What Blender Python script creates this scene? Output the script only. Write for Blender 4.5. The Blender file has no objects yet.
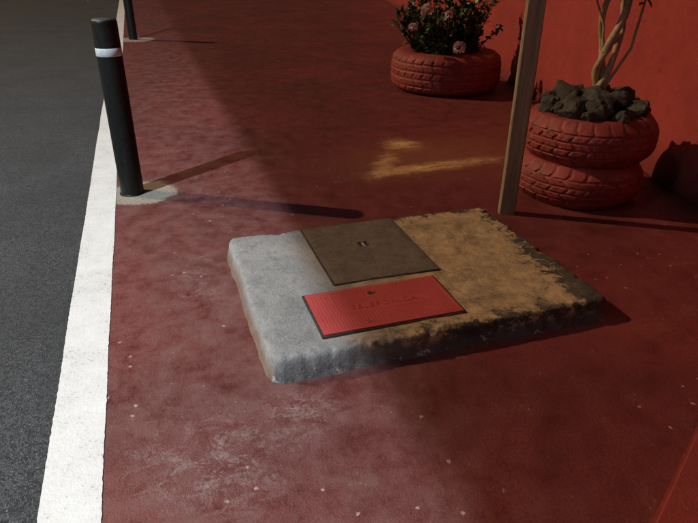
import bpy, bmesh, math, random
from mathutils import Vector, Matrix, noise
random.seed(7)
S=bpy.context.scene
S.view_settings.view_transform='Standard'; S.view_settings.look='None'; S.view_settings.exposure=0
COL=bpy.context.collection
def link(o,parent=None):
    COL.objects.link(o)
    if parent: o.parent=parent
    return o
def empty(name):
    e=bpy.data.objects.new(name,None); return link(e)
def mesh_obj(name,verts,faces,mat,parent=None,smooth=False):
    m=bpy.data.meshes.new(name); m.from_pydata(verts,[],faces); m.update()
    if smooth:
        for p in m.polygons: p.use_smooth=True
    o=bpy.data.objects.new(name,m)
    if mat: m.materials.append(mat)
    return link(o,parent)
def bm_obj(name,bm,mat,parent=None,smooth=False):
    m=bpy.data.meshes.new(name); bm.to_mesh(m); bm.free()
    if smooth:
        for p in m.polygons: p.use_smooth=True
    o=bpy.data.objects.new(name,m)
    if mat: m.materials.append(mat)
    return link(o,parent)
# ---------------------------------------------------------------- materials
class NT:
    def __init__(s,name,rough=0.8,spec=0.5,flat=False):
        s.flat=flat
        s.m=bpy.data.materials.new(name); s.m.use_nodes=True; s.t=s.m.node_tree; s.n=s.t.nodes
        s.b=s.n['Principled BSDF']; s.b.inputs['Roughness'].default_value=rough
        s.b.inputs['Specular IOR Level'].default_value=spec
        s.geo=s.n.new('ShaderNodeNewGeometry'); s.pos=s.geo.outputs['Position']; s.bn=None
    def L(s,a,b): s.t.links.new(a,b)
    def setv(s,sock,v):
        if hasattr(v,'links'): s.L(v,sock)
        else:
            if isinstance(v,(tuple,list)) and len(v)==3 and sock.type=='RGBA': v=(*v,1)
            sock.default_value=v
    def noise(s,scale,detail=3,rough=0.6,dist=0,vec=None,off=None):
        n=s.n.new('ShaderNodeTexNoise'); n.noise_dimensions='2D' if s.flat else '3D'
        n.inputs['Scale'].default_value=scale
        n.inputs['Detail'].default_value=detail; n.inputs['Roughness'].default_value=rough
        n.inputs['Distortion'].default_value=dist
        v=vec or s.pos
        if off is not None:
            a=s.n.new('ShaderNodeVectorMath'); a.operation='ADD'; s.L(v,a.inputs[0]); a.inputs[1].default_value=off; v=a.outputs[0]
        s.L(v,n.inputs['Vector']); return n.outputs['Fac']
    def voro(s,scale,vec=None,out='Distance'):
        n=s.n.new('ShaderNodeTexVoronoi'); n.inputs['Scale'].default_value=scale; n.voronoi_dimensions='2D' if s.flat else '3D'
        s.L(vec or s.pos,n.inputs['Vector']); return n.outputs[out]
    def math(s,op,a,b=0.0,clamp=False):
        n=s.n.new('ShaderNodeMath'); n.operation=op; n.use_clamp=clamp
        s.setv(n.inputs[0],a); s.setv(n.inputs[1],b); return n.outputs[0]
    def mr(s,v,a,b,c=0.0,d=1.0,smooth=False):
        n=s.n.new('ShaderNodeMapRange'); n.clamp=True
        if smooth: n.interpolation_type='SMOOTHSTEP'
        s.setv(n.inputs['Value'],v)
        for k,x in zip(('From Min','From Max','To Min','To Max'),(a,b,c,d)): n.inputs[k].default_value=x
        return n.outputs['Result']
    def mix(s,f,a,b):
        n=s.n.new('ShaderNodeMix'); n.data_type='RGBA'
        s.setv(n.inputs['Factor'],f); s.setv(n.inputs[6],a); s.setv(n.inputs[7],b); return n.outputs[2]
    def sep(s,vec=None):
        n=s.n.new('ShaderNodeSeparateXYZ'); s.L(vec or s.pos,n.inputs[0]); return n.outputs
    def scale(s,v,vec=None,rot=0):
        n=s.n.new('ShaderNodeMapping'); s.L(vec or s.pos,n.inputs['Vector'])
        n.inputs['Rotation'].default_value=(0,0,rot); n.inputs['Scale'].default_value=v; return n.outputs[0]
    def blob(s,x,y,r,nn,soft=0.0,nz=0.5,sc=(1,1),rot=0):
        m=s.n.new('ShaderNodeMapping'); m.vector_type='TEXTURE'; s.L(s.pos,m.inputs['Vector'])
        m.inputs['Location'].default_value=(x,y,0); m.inputs['Rotation'].default_value=(0,0,rot); m.inputs['Scale'].default_value=(sc[0],sc[1],1e3)
        l=s.n.new('ShaderNodeVectorMath'); l.operation='LENGTH'; s.L(m.outputs[0],l.inputs[0])
        d=s.math('ADD',l.outputs['Value'],s.math('MULTIPLY',s.math('SUBTRACT',nn,0.5),nz*2*r))
        return s.mr(d,r,r*soft,0,1,True)
    def bump(s,h,strength=0.4,dist=0.01,prev=None):
        n=s.n.new('ShaderNodeBump'); n.inputs['Strength'].default_value=strength; n.inputs['Distance'].default_value=dist
        s.setv(n.inputs['Height'],h)
        if prev is not None: s.L(prev,n.inputs['Normal'])
        return n.outputs[0]
    def out(s,col=None,bump=None,rough=None):
        if col is not None: s.setv(s.b.inputs['Base Color'],col)
        if bump is not None: s.L(bump,s.b.inputs['Normal'])
        if rough is not None: s.setv(s.b.inputs['Roughness'],rough)
        return s.m

def m_asphalt():
    t=NT('asphalt',0.8,.35,True)
    fine=t.noise(170,2,.75); big=t.noise(1.6,4,.65); v=t.voro(105,out='Color')
    rnd=t.sep(v)[0]
    c=t.mix(rnd,(.026,.028,.031),(.080,.084,.090))
    c=t.mix(t.mr(fine,.62,.72),c,(.25,.255,.26))
    c=t.mix(t.mr(fine,.42,.30),c,(.012,.012,.013))
    c=t.mix(t.mr(big,.38,.7,0,.5),c,(.030,.031,.034))
    return t.out(c,t.bump(fine,.8,.006))
def m_redground():
    t=NT('red_painted_asphalt',0.6,.4,True)
    x,y,z=t.sep()
    big=t.noise(1.1,4,.65,.4); mid=t.noise(8,5,.78); fine=t.noise(190,2,.75); grit=t.noise(75,3,.8)
    c=t.mix(t.mr(big,.35,.68),(.115,.019,.017),(.185,.030,.025))
    c=t.mix(t.mr(mid,.52,.78,0,.35),c,(.19,.062,.045))
    c=t.mix(t.mr(mid,.48,.28,0,.55),c,(.065,.014,.012))
    c=t.mix(t.mr(grit,.48,.72,0,.6),c,(.055,.011,.010))
    c=t.mix(t.mr(fine,.60,.74,0,.42),c,(.32,.12,.10))
    c=t.mix(t.mr(fine,.42,.30,0,.6),c,(.03,.008,.008))
    dust=t.math('MULTIPLY',t.mr(x,1.1,.15,0,1,True),t.mr(mid,.25,.7))
    dust=t.math('MULTIPLY',dust,t.mr(y,9,3,.45,1))
    c=t.mix(t.math('MULTIPLY',dust,.48),c,(.20,.125,.12))
    sc=t.noise(1,5,.8,.5,vec=t.scale((10,15,1),rot=.5))
    scg=t.mr(t.math('ADD',sc,t.math('MULTIPLY',t.math('SUBTRACT',grit,.5),.6)),.47,.74)
    for (bx,by,br,amt,rot,sx,sy) in [(.02,1.25,.30,.55,.3,1,1.2),(.30,1.36,.20,.5,-.5,1,1),(.10,2.3,.26,.28,0,.8,2.4)]:
        mk=t.math('MULTIPLY',t.blob(bx,by,br,mid,nz=.6,sc=(sx,sy),rot=rot),scg)
        c=t.mix(t.math('MULTIPLY',mk,amt),c,(.42,.36,.35))
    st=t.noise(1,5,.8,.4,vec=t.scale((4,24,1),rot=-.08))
    lit_streak=t.mr(t.math('ADD',st,t.math('MULTIPLY',t.math('SUBTRACT',grit,.5),.4)),.34,.56)
    light_pool=t.blob(1.75,3.55,1.0,mid,nz=.35,sc=(1.1,.62),rot=.15)  # warm pool of light behind the slab, painted into the ground colour
    c=t.mix(t.math('MULTIPLY',light_pool,.34),c,(.36,.15,.07))
    for (bx,by,sx,sy,rot,amt) in [(1.72,3.36,.70,.12,.06,1.0),(1.70,3.88,.20,.20,.5,1.0),(1.42,3.5,.45,.11,1.0,.7)]:  # orange streaks of light painted on as colour, broken up by noise
        mk=t.math('MULTIPLY',t.blob(bx,by,1.0,mid,nz=.6,sc=(sx,sy),rot=rot),lit_streak)
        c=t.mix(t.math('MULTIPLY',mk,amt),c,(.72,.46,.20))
    cc=t.mix(t.mr(grit,.3,.7),(.24,.21,.17),(.42,.38,.32))
    for bx,by,r in [(-.11,3.42,.21),(-.07,10.17,.3)]:
        c=t.mix(t.blob(bx,by,r,mid,soft=.8,nz=.35),c,cc)
    gr=t.math('MULTIPLY',t.math('SUBTRACT',grit,.5),.20)
    gate=t.mr(t.noise(2.3,1,.5,off=(4,1,0)),.56,.60)
    c=t.mix(t.math('MULTIPLY',t.mr(t.math('ADD',t.voro(8.5),gr),.055,.025),t.math('MULTIPLY',gate,.8)),c,(.46,.33,.25))
    c=t.mix(t.math('MULTIPLY',t.mr(t.math('ADD',t.voro(24),gr),.075,.03),t.mr(mid,.60,.66,0,.8)),c,(.42,.28,.21))
    b=t.bump(fine,.5,.003); b=t.bump(grit,.30,.004,b); b=t.bump(mid,.2,.012,b)
    return t.out(c,b,t.mr(mid,.3,.7,.42,.78))
def m_line():
    t=NT('white_line_paint',0.6,flat=True)
    n=t.noise(80,4,.8); n2=t.noise(5,5,.75)
    c=t.mix(t.mr(n2,.3,.7),(.82,.82,.81),(.70,.69,.68))
    wear=t.math('ADD',n,t.math('MULTIPLY',n2,.55))
    c=t.mix(t.mr(wear,.92,1.02,0,.75),c,(.20,.19,.185))
    return t.out(c,t.bump(n,.5,.004))
def m_concrete():
    t=NT('slab_concrete',0.85,.3)
    x,y,z=t.sep()
    big=t.noise(4.5,4,.7,.5); mid=t.noise(24,4,.8); fine=t.noise(170,2,.8); me=t.noise(11,5,.82,.4)
    c=t.mix(t.mr(big,.3,.7),(.19,.195,.20),(.32,.315,.31))
    c=t.mix(t.mr(me,.55,.72,0,.55),c,(.12,.12,.12))
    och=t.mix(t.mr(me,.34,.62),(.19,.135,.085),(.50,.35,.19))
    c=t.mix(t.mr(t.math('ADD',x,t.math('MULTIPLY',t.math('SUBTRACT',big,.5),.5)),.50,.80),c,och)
    c=t.mix(t.mr(mid,.52,.72,0,.55),c,(.12,.105,.09))
    c=t.mix(t.mr(fine,.60,.72,0,.5),c,(.60,.55,.5))
    c=t.mix(t.mr(fine,.42,.30,0,.6),c,(.07,.06,.05))
    dx=t.math('MINIMUM',t.math('SUBTRACT',1.56,x),t.math('ADD',t.math('SUBTRACT',x,.24),.05))
    dy=t.math('MINIMUM',t.math('SUBTRACT',2.485,y),t.math('ADD',t.math('SUBTRACT',y,1.515),.01))
    d=t.math('MINIMUM',dx,dy)
    rag=t.math('ADD',t.math('MULTIPLY',t.math('SUBTRACT',me,.5),.34),t.math('MULTIPLY',t.math('SUBTRACT',mid,.5),.10))
    d2=t.math('ADD',d,rag)
    g=t.mr(d2,.055,.02); g=t.math('MULTIPLY',g,t.mr(x,.45,.95,.2,.95))
    rr=t.math('SUBTRACT',t.math('ADD',t.math('SUBTRACT',1.56,x),t.math('MULTIPLY',rag,1.7)),t.mr(y,1.6,2.3,.12,.03))
    g=t.math('MAXIMUM',g,t.mr(rr,.03,-.01,0,.9))
    c=t.mix(g,c,t.mix(t.mr(mid,.45,.65),(.026,.025,.023),(.085,.078,.068)))
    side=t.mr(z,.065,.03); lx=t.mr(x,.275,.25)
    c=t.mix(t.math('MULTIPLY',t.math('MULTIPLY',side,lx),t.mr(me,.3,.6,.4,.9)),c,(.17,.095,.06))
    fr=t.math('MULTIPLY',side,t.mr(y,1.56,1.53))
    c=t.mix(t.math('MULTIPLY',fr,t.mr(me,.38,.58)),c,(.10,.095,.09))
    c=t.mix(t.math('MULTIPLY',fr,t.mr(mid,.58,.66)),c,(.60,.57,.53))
    b=t.bump(mid,.6,.010); b=t.bump(fine,.6,.003,b)
    return t.out(c,b)
def m_cover():
    t=NT('cover_mortar',0.85,.3)
    n=t.noise(16,5,.8,.4); f=t.noise(150,2,.8)
    c=t.mix(t.mr(n,.3,.7),(.070,.060,.050),(.17,.13,.095)); c=t.mix(t.mr(f,.56,.72,0,.6),c,(.30,.25,.19))
    return t.out(c,t.bump(f,.6,.004,t.bump(n,.5,.008)))
def m_paint(name,a,b,rough=.5,bs=.3,chip=(.05,.04,.035),ch=.7,sc=25):
    t=NT(name,rough)
    n=t.noise(sc,5,.8); n2=t.noise(3.5,3,.6)
    c=t.mix(t.mr(n2,.3,.7),a,b); c=t.mix(t.mr(n,ch,ch+.06),c,chip)
    return t.out(c,t.bump(n,bs,.004))
def m_plain(name,c1,c2,sc,rough=.7,bs=.4,spec=.5,dist=.005):
    t=NT(name,rough,spec); n=t.noise(sc,4,.7)
    return t.out(t.mix(t.mr(n,.3,.7),c1,c2),t.bump(n,bs,dist))
def m_wall():
    t=NT('red_render_wall',.8,.3)
    x,y,z=t.sep()
    n=t.noise(2.2,4,.7,.3); f=t.noise(110,3,.75); k=t.noise(12,5,.8)
    c=t.mix(t.mr(n,.3,.7),(.28,.038,.032),(.39,.055,.046))
    c=t.mix(t.mr(k,.5,.8,0,.6),c,(.17,.025,.022))
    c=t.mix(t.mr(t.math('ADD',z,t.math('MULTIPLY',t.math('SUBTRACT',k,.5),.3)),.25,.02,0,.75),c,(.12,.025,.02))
    return t.out(c,t.bump(f,.7,.005,t.bump(k,.5,.015)))
def m_wood():
    t=NT('weathered_wood',.75,.3)
    n=t.noise(1,4,.75,.3,vec=t.scale((40,40,2.2))); f=t.noise(60,3,.7)
    c=t.mix(t.mr(n,.3,.7),(.16,.12,.075),(.40,.29,.17)); c=t.mix(t.mr(f,.6,.75,0,.5),c,(.10,.08,.055))
    return t.out(c,t.bump(n,.6,.005))
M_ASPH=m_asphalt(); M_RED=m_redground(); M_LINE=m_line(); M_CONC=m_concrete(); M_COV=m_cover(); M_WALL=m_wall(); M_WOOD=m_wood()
M_REDCOV=m_paint('red_cover_paint',(.38,.050,.048),(.48,.080,.074),.5,.15,chip=(.24,.05,.045),ch=.60)
M_FRAME=m_plain('dark_iron',(.025,.022,.02),(.07,.055,.045),60,.7,spec=.2)
M_BLACK=m_plain('black_paint',(.006,.0065,.0065),(.013,.014,.013),40,.45,.15,spec=.28)
M_BAND=m_plain('reflective_band',(.50,.54,.56),(.66,.69,.71),60,.35,.1)
M_CAP=m_plain('bollard_cap',(.05,.05,.05),(.13,.125,.115),50,.5,.2)
M_TYRE=m_paint('red_painted_rubber',(.30,.044,.034),(.20,.030,.025),.65,.35,chip=(.07,.022,.018),ch=.56,sc=30)
M_SOIL=m_plain('soil',(.022,.016,.011),(.06,.043,.03),45,.95,.9,.1,.02)
M_ROCK=m_plain('volcanic_rock',(.022,.021,.020),(.085,.075,.062),22,.85,.9,.3,.015)
M_BARK=m_plain('pale_bark',(.26,.19,.11),(.50,.38,.24),35,.8,.7,.3,.010)
M_STEM=m_plain('green_stem',(.05,.06,.02),(.12,.10,.05),35,.8)
def m_leaf(name,a,b,rough=.45):
    t=NT(name,rough,.5); i=t.geo.outputs['Random Per Island']
    return t.out(t.mix(i,a,b))
M_LEAF=m_leaf('dark_leaf',(.022,.050,.018),(.085,.14,.05))
M_LEAF2=m_leaf('olive_leaf',(.03,.06,.02),(.10,.12,.04))
M_PETAL=m_leaf('pink_petal',(.66,.40,.38),(.85,.76,.70),.6)
M_STEEL=m_plain('galvanised_steel',(.25,.26,.27),(.4,.41,.42),30,.4)

# ---------------------------------------------------------------- ground, red pavement, line
def strip(name,xl,xr,y0,y1,z,mat,step,jit=0):
    vs=[];fs=[];y=y0;i=0
    while y<=y1+1e-6:
        a=noise.noise((y*2.5,1.7,0))*jit*1.5+noise.noise((y*50,5,0))*jit; b=noise.noise((y*2.5,8.7,0))*jit*1.5+noise.noise((y*50,3,0))*jit
        vs+= [(xl+a,y,z),(xr+b,y,z)]
        if i: fs.append((2*i-2,2*i-1,2*i+1,2*i))
        i+=1; y+=step if y<12 else step*10
    return mesh_obj(name,vs,fs,mat)
mesh_obj('ground',[(-150,-150,0),(150,-150,0),(150,250,0),(-150,250,0)],[(0,1,2,3)],M_ASPH)
def wx(y): return 2.83+.2655*(y-2.4)
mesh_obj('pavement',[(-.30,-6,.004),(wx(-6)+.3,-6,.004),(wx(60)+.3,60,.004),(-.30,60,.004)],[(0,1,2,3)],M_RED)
strip('road_edge_line',-.402,-.255,-6,60,.0065,M_LINE,.006,.0025)

# ---------------------------------------------------------------- wall
w=empty('wall')
d=Vector((.2655,1,0)).normalized(); nrm=Vector((1*d.y,-d.x,0))
def wall_box(name,y0,y1,off0,off1,z0,z1,mat,parent,bev=.01):
    a=Vector((wx(y0),y0,0)); b=Vector((wx(y1),y1,0))
    bm=bmesh.new(); vv=[]
    for z in (z0,z1):
        for p,o in ((a,off0),(b,off0),(b,off1),(a,off1)):
            q=p+nrm*o; vv.append(bm.verts.new((q.x,q.y,z)))
    for f in ((3,2,1,0),(4,5,6,7),(0,1,5,4),(1,2,6,5),(2,3,7,6),(3,0,4,7)): bm.faces.new([vv[i] for i in f])
    bmesh.ops.recalc_face_normals(bm,faces=bm.faces)
    if bev: bmesh.ops.bevel(bm,geom=bm.edges[:],offset=bev,segments=2,affect='EDGES')
    return bm_obj(name,bm,mat,parent)
wall_box('wall_body',-5,40,0,.22,0,2.3,M_WALL,w)
wall_box('coping',-5,40,-.03,.25,2.302,2.37,M_WALL,w)

# ---------------------------------------------------------------- concrete slab with covers
slab=empty('manhole_slab')
X0,X1,Y0,Y1,ZT=.25,1.56,1.515,2.485,.09
def axis(a,b,n):
    L=b-a; e=[0,.001,.0035,.008,.016,.028]
    mid=[.028+(L-.056)*i/n for i in range(1,n)]
    return [a+t for t in e+mid+[L-t for t in reversed(e)]]
xs=axis(X0,X1,150); ys=axis(Y0,Y1,110); nx,ny=len(xs),len(ys)
prof=[0,.058,.077,.085,.089,.09]
vs=[];fs=[]
for j in range(ny):
    for i in range(nx):
        x,y=xs[i],ys[j]; k=min(i,j,nx-1-i,ny-1-j)
        z=prof[k] if k<6 else ZT
        de=min(x-X0,X1-x,y-Y0,Y1-y)
        chip=max(0,noise.noise((x*9,y*9,2))+.45*noise.noise((x*34,y*34,2))-.16)*.05*max(0,1-de/.05)
        if x>1.25: chip*=1.4
        if k>=1: z-=min(z*.6,chip)
        z+= .0022*noise.noise((x*14,y*14,0))+.0035*noise.noise((x*3,y*3,5)) if k>=2 else 0
        cx,cy=(X0+X1)/2,(Y0+Y1)/2
        wob=.009*noise.noise((x*6,y*6,9))+.006*noise.noise((x*25,y*25,4)); fall=max(0,1-de/.08)
        dxs=-1 if x<cx else 1; dys=-1 if y<cy else 1
        ex=min(x-X0,X1-x); ey=min(y-Y0,Y1-y); R=.04
        px,py=x,y
        if ex<R and ey<R:
            qx,qy=(R-ex),(R-ey); m=max(qx,qy); l=math.hypot(qx,qy)
            if l>0: f=m/l; px=x+dxs*(qx*f-qx); py=y+dys*(qy*f-qy)
        px+=dxs*wob*fall*(ex<.08); py+=dys*wob*fall*(ey<.08)
        if k==0:
            if i in(0,nx-1): px+=dxs*.012
            if j in(0,ny-1): py+=dys*.012
        vs.append((px,py,z))
for j in range(ny-1):
    for i in range(nx-1):
        a=j*nx+i; fs.append((a,a+1,a+nx+1,a+nx))
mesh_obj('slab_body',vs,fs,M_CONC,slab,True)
def box(name,x0,x1,y0,y1,z0,z1,mat,parent,bev=.003,seg=2):
    bm=bmesh.new(); bmesh.ops.create_cube(bm,size=1)
    bmesh.ops.scale(bm,vec=(x1-x0,y1-y0,z1-z0),verts=bm.verts)
    bmesh.ops.translate(bm,vec=((x0+x1)/2,(y0+y1)/2,(z0+z1)/2),verts=bm.verts)
    if bev: bmesh.ops.bevel(bm,geom=bm.edges[:],offset=bev,segments=seg,affect='EDGES')
    return bm_obj(name,bm,mat,parent)
CX0,CX1,CY0,CY1=.590,1.035,1.925,2.462
box('square_cover_frame',CX0-.007,CX1+.007,CY0-.007,CY1+.006,.06,.0935,M_FRAME,slab,.002)
bm=bmesh.new()
hx,hy,hr=.812,2.225,.022
gx=sorted(set([CX0,hx-hr,hx+hr,CX1]+[CX0+i*.02 for i in range(1,22) if abs(CX0+i*.02-hx)>hr+.004]))
gy=sorted(set([CY0,hy-hr,hy+hr,CY1]+[CY0+i*.02 for i in range(1,27) if abs(CY0+i*.02-hy)>hr+.004]))
grid={}
for a in gx:
    for b in gy:
        e=(a in(gx[0],gx[-1]) or b in (gy[0],gy[-1]))
        z=.0975+.0015*noise.noise((a*22,b*22,1))-(.0025 if e else 0)
        grid[a,b]=bm.verts.new((a+(.004*noise.noise((a*20,b*20,4)) if e else 0),b+(.004*noise.noise((a*20,b*20,8)) if e else 0),z))
for i in range(len(gx)-1):
    for j in range(len(gy)-1):
        if abs((gx[i]+gx[i+1])/2-hx)<hr and abs((gy[j]+gy[j+1])/2-hy)<hr: continue
        bm.faces.new([grid[gx[i],gy[j]],grid[gx[i+1],gy[j]],grid[gx[i+1],gy[j+1]],grid[gx[i],gy[j+1]]])
be=[e for e in bm.edges if e.is_boundary]
ret=bmesh.ops.extrude_edge_only(bm,edges=be)
for v in [v for v in ret['geom'] if isinstance(v,bmesh.types.BMVert)]: v.co.z=.0936
bm_obj('square_cover',bm,M_COV,slab)
box('lifting_hole',hx-.030,hx+.030,hy-.030,hy+.030,.0936,.0943,M_FRAME,slab,0)
box('lifting_bar',hx-.005,hx+.005,hy-.021,hy+.021,.0944,.0968,M_STEEL,slab,.001)
rc=[.452,.980,1.600,1.872]
box('red_cover_frame',rc[0]-.009,rc[1]+.009,rc[2]-.009,rc[3]+.009,.06,.0938,M_FRAME,slab,.002)
box('red_cover_plate',rc[0],rc[1],rc[2],rc[3],.0940,.0985,M_REDCOV,slab,.0015)
bm=bmesh.new(); zp=.0984
p=.0125; cnt=int((rc[1]-rc[0]-.03)/p); cy=int((rc[3]-rc[2]-.03)/p)
for i in range(cnt+1):
    for j in range(cy+1):
        x=rc[0]+.016+i*p; y=rc[2]+.016+j*p
        if abs(x-.72)<.175 and abs(y-1.735)<.030: continue
        if math.hypot(x-.695,y-1.815)<.024: continue
        vv=[bm.verts.new((x+.0038*c,y+.0038*s,zp)) for c,s in((1,0),(0,1),(-1,0),(0,-1))]
        tv=[bm.verts.new((x+.0022*c,y+.0022*s,zp+.0020)) for c,s in((1,0),(0,1),(-1,0),(0,-1))]
        bm.faces.new(tv)
        for k in range(4): bm.faces.new([vv[k],vv[(k+1)%4],tv[(k+1)%4],tv[k]])
bm_obj('anti_slip_studs',bm,M_REDCOV,slab)
bm=bmesh.new(); bmesh.ops.create_cone(bm,segments=20,radius1=.012,radius2=.012,depth=.0008,cap_ends=True,matrix=Matrix.Translation((.695,1.815,.0991)))
bmesh.ops.create_cone(bm,segments=12,radius1=.005,radius2=.005,depth=.0009,cap_ends=True,matrix=Matrix.Translation((.712,1.815,.0991)))
bm_obj('key_hole',bm,M_FRAME,slab)
cu=bpy.data.curves.new('cover_lettering','FONT'); cu.body='TELEFONICA'; cu.size=.042; cu.extrude=.0014; cu.align_x='CENTER'; cu.align_y='CENTER'; cu.space_character=1.12
to=bpy.data.objects.new('cover_lettering',cu); cu.materials.append(M_REDCOV); link(to,slab); to.location=(.72,1.735,.0989)

# ---------------------------------------------------------------- bollards
def lathe(name,prof,mat,parent,seg=48,loc=(0,0,0)):
    vs=[];fs=[]
    for r,z in prof:
        for i in range(seg):
            a=2*math.pi*i/seg; vs.append((r*math.cos(a)+loc[0],r*math.sin(a)+loc[1],z+loc[2]))
    for k in range(len(prof)-1):
        for i in range(seg):
            j=(i+1)%seg; fs.append((k*seg+i,k*seg+j,(k+1)*seg+j,(k+1)*seg+i))
    if prof[-1][0]<.02: fs.append([ (len(prof)-1)*seg+i for i in range(seg)])
    return mesh_obj(name,vs,fs,mat,parent,True)
def bollard(x,y):
    e=empty('bollard'); l=(x,y,0)
    lathe('post_tube',[(.070,0.002),(.070,.008),(.064,.012),(.0635,.018),(.0635,.912),(.0627,.922),(.0595,.928)],M_BLACK,e,loc=l)
    lathe('top_cap',[(.0593,.924),(.058,.930),(.052,.933),(.03,.935),(.006,.936)],M_CAP,e,loc=l)
    lathe('reflective_band',[(.0638,.757),(.0647,.758),(.0647,.796),(.0638,.797)],M_BAND,e,loc=l)
    return e
bollard(-.165,3.43); bollard(-.11,10.2)

# ---------------------------------------------------------------- wooden post
pp=empty('wooden_post')
bm=bmesh.new()
n=60; ring=[]
for k in range(n+1):
    z=2.9*k/n; r=[]
    w_=.042+.002*noise.noise((0,0,z*3)); t_=.030+.002*noise.noise((5,0,z*3)); ox=.006*noise.noise((3,3,z*1.2))
    for cx,cy in ((-1,-.8),(-.85,-1),(.85,-1),(1,-.8),(1,.8),(.85,1),(-.85,1),(-1,.8)):
        v=Vector((cx*w_+ox,cy*t_,0)); v.rotate(Matrix.Rotation(-.45,3,'Z'))
        r.append(bm.verts.new((1.745+v.x,2.545+v.y,z)))
    ring.append(r)
for k in range(n):
    for i in range(8): bm.faces.new([ring[k][i],ring[k][(i+1)%8],ring[k+1][(i+1)%8],ring[k+1][i]])
bm.faces.new(ring[-1])
bm_obj('post_shaft',bm,M_WOOD,pp)

# ---------------------------------------------------------------- tyres
def tyre(name,cx,cy,z0,R,rin,H,nblk,parent,seed=0,tilt=(0,0)):
    seg=384; pr=[]
    def add(r,z,t=0): pr.append((r,z,t))
    add(rin,.10*H); add(rin+.01,.03*H); add(rin+.045,.0)
    m=R-.035
    for k in range(1,5):
        u=k/5; add(rin+.045+(m-rin-.045)*u,-.012*math.sin(u*math.pi)+.01*u)
    NT_=30
    for k in range(NT_+1):
        u=k/NT_; z=.035+ (H-.07)*u; c=1-abs(2*u-1)**3.2; add(m+.012+.023*c, z, 1)
    for k in range(4,0,-1):
        u=k/5; add(rin+.045+(m-rin-.045)*u,H+.012*math.sin(u*math.pi)-.01*u)
    add(rin+.045,H); add(rin+.03,H-.004); add(rin+.026,H+.006); add(rin+.01,H-.01); add(rin,H-.04)
    add(rin+.06,H-.07);add(rin+.09,H*.5);add(rin+.06,.07)
    vs=[];fs=[];P=len(pr)
    for i in range(seg):
        a=2*math.pi*i/seg
        for r,z,t in pr:
            rr=r; u=(z-.035)/(H-.07)
            if t:
                g=0
                for cc in (.16,.39,.61,.84):
                    if abs(u-cc)<.028: g=1
                ph=(i/seg*nblk + .9*abs(((u*2.2+.1*seed)%1)-.5))%1
                if ph<.20: g=max(g,.85)
                if .55<ph<.62 and (.2<u<.8): g=max(g,.35)
                rr-=.011*g*(.75+.5*noise.noise((a*2,u*2,seed)))
            zz=z+.006*noise.noise((math.cos(a)*2+seed,math.sin(a)*2,0))
            rr*=1+.014*noise.noise((math.cos(a)*1.3+seed*2,math.sin(a)*1.3,z*3))
            zz+=tilt[0]*rr*math.cos(a)+tilt[1]*rr*math.sin(a)
            vs.append((cx+rr*math.cos(a),cy+rr*math.sin(a),z0+zz+.008))
    for i in range(seg):
        j=(i+1)%seg
        for k in range(P):
            l=(k+1)%P; fs.append((i*P+k,j*P+k,j*P+l,i*P+l))
    o=mesh_obj(name,vs,fs,M_TYRE,parent,True)
    o.data.set_sharp_from_angle(angle=math.radians(35))
    return o
def soil(name,cx,cy,z,r,parent,hump=.06):
    vs=[];fs=[];n=36;rs=12
    vs.append((cx,cy,z+hump))
    for k in range(1,rs+1):
        for i in range(n):
            a=2*math.pi*i/n; rr=r*k/rs; x=cx+rr*math.cos(a); y=cy+rr*math.sin(a)
            vs.append((x,y,z+hump*(1-(k/rs)**2)+.02*noise.noise((x*12,y*12,0))))
    for i in range(n): fs.append((0,1+i,1+(i+1)%n))
    for k in range(rs-1):
        for i in range(n):
            a=1+k*n+i;b=1+k*n+(i+1)%n; fs.append((a,a+n,b+n,b))
    return mesh_obj(name,vs,fs,M_SOIL,parent,True)
ROCKPL=[Vector((random.uniform(-1,1),random.uniform(-1,1),random.uniform(-.6,1))).normalized() for _ in range(8)]
def rock(bm,x,y,z,s,seed):
    r=bmesh.ops.create_icosphere(bm,subdivisions=3,radius=1)
    sx,sy,sz=s*random.uniform(.8,1.3),s*random.uniform(.8,1.2),s*random.uniform(.6,.95)
    rot=Matrix.Rotation(random.uniform(0,6),3,'Z')@Matrix.Rotation(random.uniform(-.6,.6),3,'X')
    for v in r['verts']:
        c=v.co; k=1+.40*noise.noise(c*1.3+Vector((seed,0,0)))+.16*noise.noise(c*4+Vector((seed,3,0)))
        q=Vector((c.x*sx,c.y*sy,c.z*sz))*k
        for nn in ROCKPL:
            dd=q.dot(nn)
            if dd>s*.68: q-=nn*(dd-s*.68)
        q=rot@q; v.co=q+Vector((x,y,z))
def tube(bm,pts,rads,seg=10,lump=0):
    rings=[]
    for k,p in enumerate(pts):
        a=pts[max(0,k-1)]; b=pts[min(len(pts)-1,k+1)]; t=(b-a).normalized()
        u=t.cross(Vector((.3,.9,.1))).normalized(); v=t.cross(u)
        r=[]
        for i in range(seg):
            an=2*math.pi*i/seg; rr=rads[k]*(1+lump*noise.noise((p.x*20+math.cos(an),p.y*20+math.sin(an),p.z*14)))
            r.append(bm.verts.new(p+u*rr*math.cos(an)+v*rr*math.sin(an)))
        rings.append(r)
    for k in range(len(rings)-1):
        for i in range(seg): bm.faces.new([rings[k][i],rings[k][(i+1)%seg],rings[k+1][(i+1)%seg],rings[k+1][i]])
    bm.faces.new(rings[-1])
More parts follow.
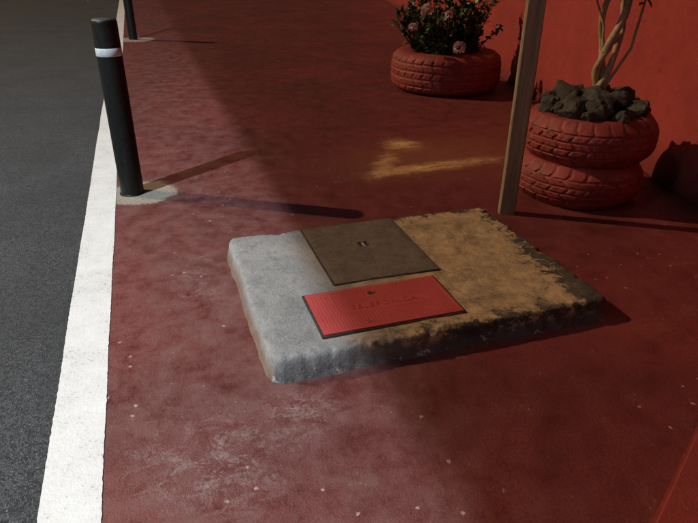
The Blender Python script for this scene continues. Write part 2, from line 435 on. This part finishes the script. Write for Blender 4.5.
def leaf(vs,fs,p,d,up,L,W,fold=.25,droop=.15):
    d=d.normalized(); s=d.cross(up)
    if s.length<1e-3: s=Vector((1,0,0))
    s.normalize(); n=s.cross(d).normalized()
    b=len(vs)
    for u,w in [(0,.12),(.3,.8),(.6,1),(.85,.6),(1,.06)]:
        c=p+d*L*u-n*droop*L*u*u
        vs+= [tuple(c-s*W*w*.5+n*fold*W*w*.5),tuple(c),tuple(c+s*W*w*.5+n*fold*W*w*.5)]
    for k in range(4):
        a=b+3*k; fs+= [(a,a+1,a+4,a+3),(a+1,a+2,a+5,a+4)]
def rv():
    while True:
        v=Vector((random.uniform(-1,1),random.uniform(-1,1),random.uniform(-1,1)))
        if 0<v.length<1: return v.normalized()

A=(2.91,5.66)
pl=empty('tyre_planter')
tyre('painted_tyre',A[0],A[1],0,.555,.30,.36,34,pl,1)
soil('soil',A[0],A[1],.25,.36,pl,.05)
bush=empty('flowering_shrub')
bm=bmesh.new(); lv=[];lf=[]
for i in range(150):
    a=random.uniform(0,6.28); rr=.24*math.sqrt(random.random()); base=Vector((A[0]-.03+rr*math.cos(a),A[1]+rr*math.sin(a),.27))
    out=rr/.24*random.uniform(.4,.8)
    dr=Vector((math.cos(a)*out,math.sin(a)*out,random.uniform(.7,1.2))).normalized()
    L=random.uniform(.15,.70) if i%3 else random.uniform(.1,.3)
    if dr.z<.75: L=min(L,.42)
    pts=[];q=base.copy();dd=dr.copy()
    for k in range(7):
        pts.append(q.copy()); dd=(dd+Vector((random.uniform(-.15,.15),random.uniform(-.15,.15),.07))).normalized(); q=q+dd*L/6
    tube(bm,pts,[.008-.0008*k for k in range(7)],5)
    for k in range(1,7):
        for m in range(5 if k<6 else 10):
            ld=(rv()+dd*.5); ld.z+=.1
            leaf(lv,lf,pts[k]+rv()*.014,ld,Vector((0,0,1)),random.uniform(.045,.08),random.uniform(.03,.052),.25,.2)
bm_obj('stems',bm,M_STEM,bush)
mesh_obj('leaves',lv,lf,M_LEAF,bush,True)
pv=[];pf=[]
def flower(c,r,n=110):
    for i in range(n):
        dd=rv()
        if dd.z<-.6: dd.z*=-1
        leaf(pv,pf,c+dd*r*.6,(dd+rv()*.7),dd.cross(rv()),r*.42,r*.34,.1,.3)
F=[((2.50,5.32,.77),.062),((2.40,5.38,.62),.045),((2.78,5.16,.46),.066),((2.69,5.24,.74),.045),((2.56,5.34,.90),.05)]
for c,r in F: flower(Vector(c),r)
mesh_obj('flower_heads',pv,pf,M_PETAL,bush,True)
bm=bmesh.new()
for c,r in F:
    c=Vector(c); b=Vector((A[0]+(c.x-A[0])*.4,A[1]+(c.y-A[1])*.4,.3)); tube(bm,[b,b.lerp(c,.5)+Vector((0,0,.03)),c],[.006,.005,.004],6)
bm_obj('flower_stalks',bm,M_STEM,bush)

B=(2.315,2.72)
pl2=empty('tyre_planter')
tyre('lower_tyre',B[0]-.015,B[1],0,.355,.19,.225,24,pl2,3)
tyre('upper_tyre',B[0]+.01,B[1],.230,.362,.19,.235,26,pl2,5,tilt=(.01,-.015))
soil('soil',B[0],B[1],.40,.24,pl2,.06)
bm=bmesh.new(); k=0
for rr,n_,zz,s in ((.225,9,.49,.076),(.13,6,.535,.082),(.04,3,.555,.06),(.25,9,.50,.040)):
    for i in range(n_):
        a=2*math.pi*i/n_+random.uniform(-.25,.25)
        rock(bm,B[0]+.01+rr*math.cos(a),B[1]+rr*math.sin(a),zz+random.uniform(-.01,.03),s*random.uniform(.75,1.3),k*3.7); k+=1
bm_obj('rocks',bm,M_ROCK,pl2,False)
tree=empty('small_tree')
bm=bmesh.new(); lv=[];lf=[]
def stem(base,drift,H,r0,tw,ph,n=30):
    pts=[];rads=[]
    for k in range(n+1):
        u=k/n; z=base.z+H*u; a=ph+tw*u
        o=.030*(1-.2*u)
        pts.append(Vector((base.x+drift[0]*u+o*math.cos(a)+.02*noise.noise((u*6,ph,0)),base.y+drift[1]*u+o*math.sin(a),z)))
        rads.append(r0*(1-.45*u)+ (r0*.5*max(0,1-u*8)))
    tube(bm,pts,rads,12,.45); return pts
tops=[]
b0=Vector((B[0]+.0,B[1]-.02,.46))
for dr,H,r,tw,ph in (((.05,-.03),.95,.023,9.5,0),((.12,.02),.85,.020,8.0,2.1),((.00,.05),1.05,.019,10,4.2)):
    tops.append(stem(b0,dr,H,r,tw,ph)[-1])
for s,e,r in ((b0+Vector((.02,-.02,.14)),b0+Vector((.12,-.08,.60)),.010),(b0+Vector((-.01,.0,.30)),b0+Vector((-.12,.05,.66)),.008)):
    m=s.lerp(e,.5)+Vector((.03,-.02,-.02)); tube(bm,[s,s.lerp(m,.5),m,m.lerp(e,.6),e],[r,r*.9,r*.8,r*.65,r*.5],8,.3); tops.append(e)
for t in tops[:3]:
    for i in range(10):
        d0=rv(); d0.z=abs(d0.z)*.8+.1; L=random.uniform(.2,.5); q=t-Vector((0,0,random.uniform(0,.25))); pts=[q.copy()]
        for k in range(5):
            d0=(d0+rv()*.25).normalized(); q=q+d0*L/5; pts.append(q.copy())
            for m in range(7): leaf(lv,lf,q+rv()*.01,(rv()+d0*.6),Vector((0,0,1)),random.uniform(.06,.11),random.uniform(.022,.04),.2,.3)
        tube(bm,pts,[.008,.007,.006,.005,.004,.003],6)
for t in tops[3:]:
    for m in range(12): leaf(lv,lf,t+rv()*.03,rv()+Vector((0,0,.4)),Vector((0,0,1)),.07,.03,.2,.3)
bm_obj('trunk',bm,M_BARK,tree,True)
mesh_obj('crown_leaves',lv,lf,M_LEAF2,tree,True)

# ---------------------------------------------------------------- red kerb corner, near right
bm=bmesh.new()
poly=[(.90,.625),(1.36,.905),(2.05,1.31),(2.45,.75),(1.6,-.1),(1.15,.0)]
lo=[bm.verts.new((x,y,.004)) for x,y in poly]; hi=[bm.verts.new((x,y,.10)) for x,y in poly]
bm.faces.new(hi)
for i in range(len(poly)): bm.faces.new([lo[i],lo[(i+1)%6],hi[(i+1)%6],hi[i]])
bmesh.ops.recalc_face_normals(bm,faces=bm.faces)
bmesh.ops.bevel(bm,geom=[e for e in bm.edges if e.verts[0].co.z>.05 and e.verts[1].co.z>.05],offset=.012,segments=3,affect='EDGES')
bm_obj('kerb',bm,M_WALL,None,False)

# ---------------------------------------------------------------- street lamp (cool) with cut-off shield
LP=Vector((-5.5,-.5,7.5)); EDGE=.60
ra=Vector((EDGE-LP.x,0,-LP.z)).normalized()
sl=empty('street_lamp')
yl0,yl1=LP.y-.7,LP.y+1.0
ed=LP+ra*.42
bm=bmesh.new()
def quad(ps): bm.faces.new([bm.verts.new(p) for p in ps])
xl=LP.x-.45; xr=ed.x+.02; zt=LP.z+.12
quad([(xl,yl0,zt),(xr,yl0,zt),(xr,yl1,zt),(xl,yl1,zt)])
quad([(xr,yl0,zt),(xr,yl1,zt),(ed.x,yl1,ed.z),(ed.x,yl0,ed.z)])
quad([(xl,yl0,zt),(xl,yl1,zt),(xl-.02,yl1,LP.z-.05),(xl-.02,yl0,LP.z-.05)])
quad([(xl,yl0,zt),(xr,yl0,zt),(ed.x,yl0,ed.z),(xl-.02,yl0,LP.z-.05)])
quad([(xl,yl1,zt),(xr,yl1,zt),(xr,yl1,LP.z+.0),(xl-.02,yl1,LP.z-.0)])
bm_obj('lamp_head',bm,M_STEEL,sl)
lathe('lamp_pole',[(.11,0),(.11,.3),(.075,.35),(.05,7.7),(.01,7.72)],M_STEEL,sl,24,(-7.6,-.5,0))
box('lamp_arm',-7.6,xl+.05,-.53,-.47,zt+.005,zt+.06,M_STEEL,sl,.005)
ld=bpy.data.lights.new('lamp_bulb','POINT'); ld.energy=4300; ld.color=(.80,.92,1.0); ld.shadow_soft_size=.003
lo_=bpy.data.objects.new('lamp_bulb',ld); lo_.location=LP; link(lo_,sl)

# ---------------------------------------------------------------- warm key + night sky
az=math.radians(-31); el=math.radians(35.5)
dirv=Vector((math.cos(az)*math.cos(el),math.sin(az)*math.cos(el),-math.sin(el)))
sd=bpy.data.lights.new('warm_key','SUN'); sd.energy=2.0; sd.angle=math.radians(.6); sd.color=(1,.69,.40)
so=bpy.data.objects.new('warm_key',sd); so.rotation_euler=dirv.to_track_quat('-Z','Y').to_euler(); so.location=(-8,5,8); link(so)
W=bpy.data.worlds.new('World'); S.world=W; W.use_nodes=True
nt=W.node_tree; sky=nt.nodes.new('ShaderNodeTexSky'); sky.sky_type='NISHITA'; sky.sun_disc=False
sky.sun_elevation=el; sky.sun_rotation=math.atan2(-dirv.x,-dirv.y)
nt.links.new(sky.outputs[0],nt.nodes['Background'].inputs[0]); nt.nodes['Background'].inputs[1].default_value=.006

# ---------------------------------------------------------------- camera
f=594
def cv(x,y): return Vector((x-349,261.5-y,-f))
up=-cv(336,1395).normalized(); Y=cv(128,-50); Y=(Y-up*Y.dot(up)).normalized(); X=Y.cross(up)
cd=bpy.data.cameras.new('camera'); cd.sensor_width=36; cd.lens=f/698*36; cd.clip_end=1000; cd.clip_start=.05
co=bpy.data.objects.new('camera',cd); link(co)
co.matrix_world=Matrix.Translation((0,0,1.25))@Matrix((X,Y,up)).to_4x4()
S.camera=co
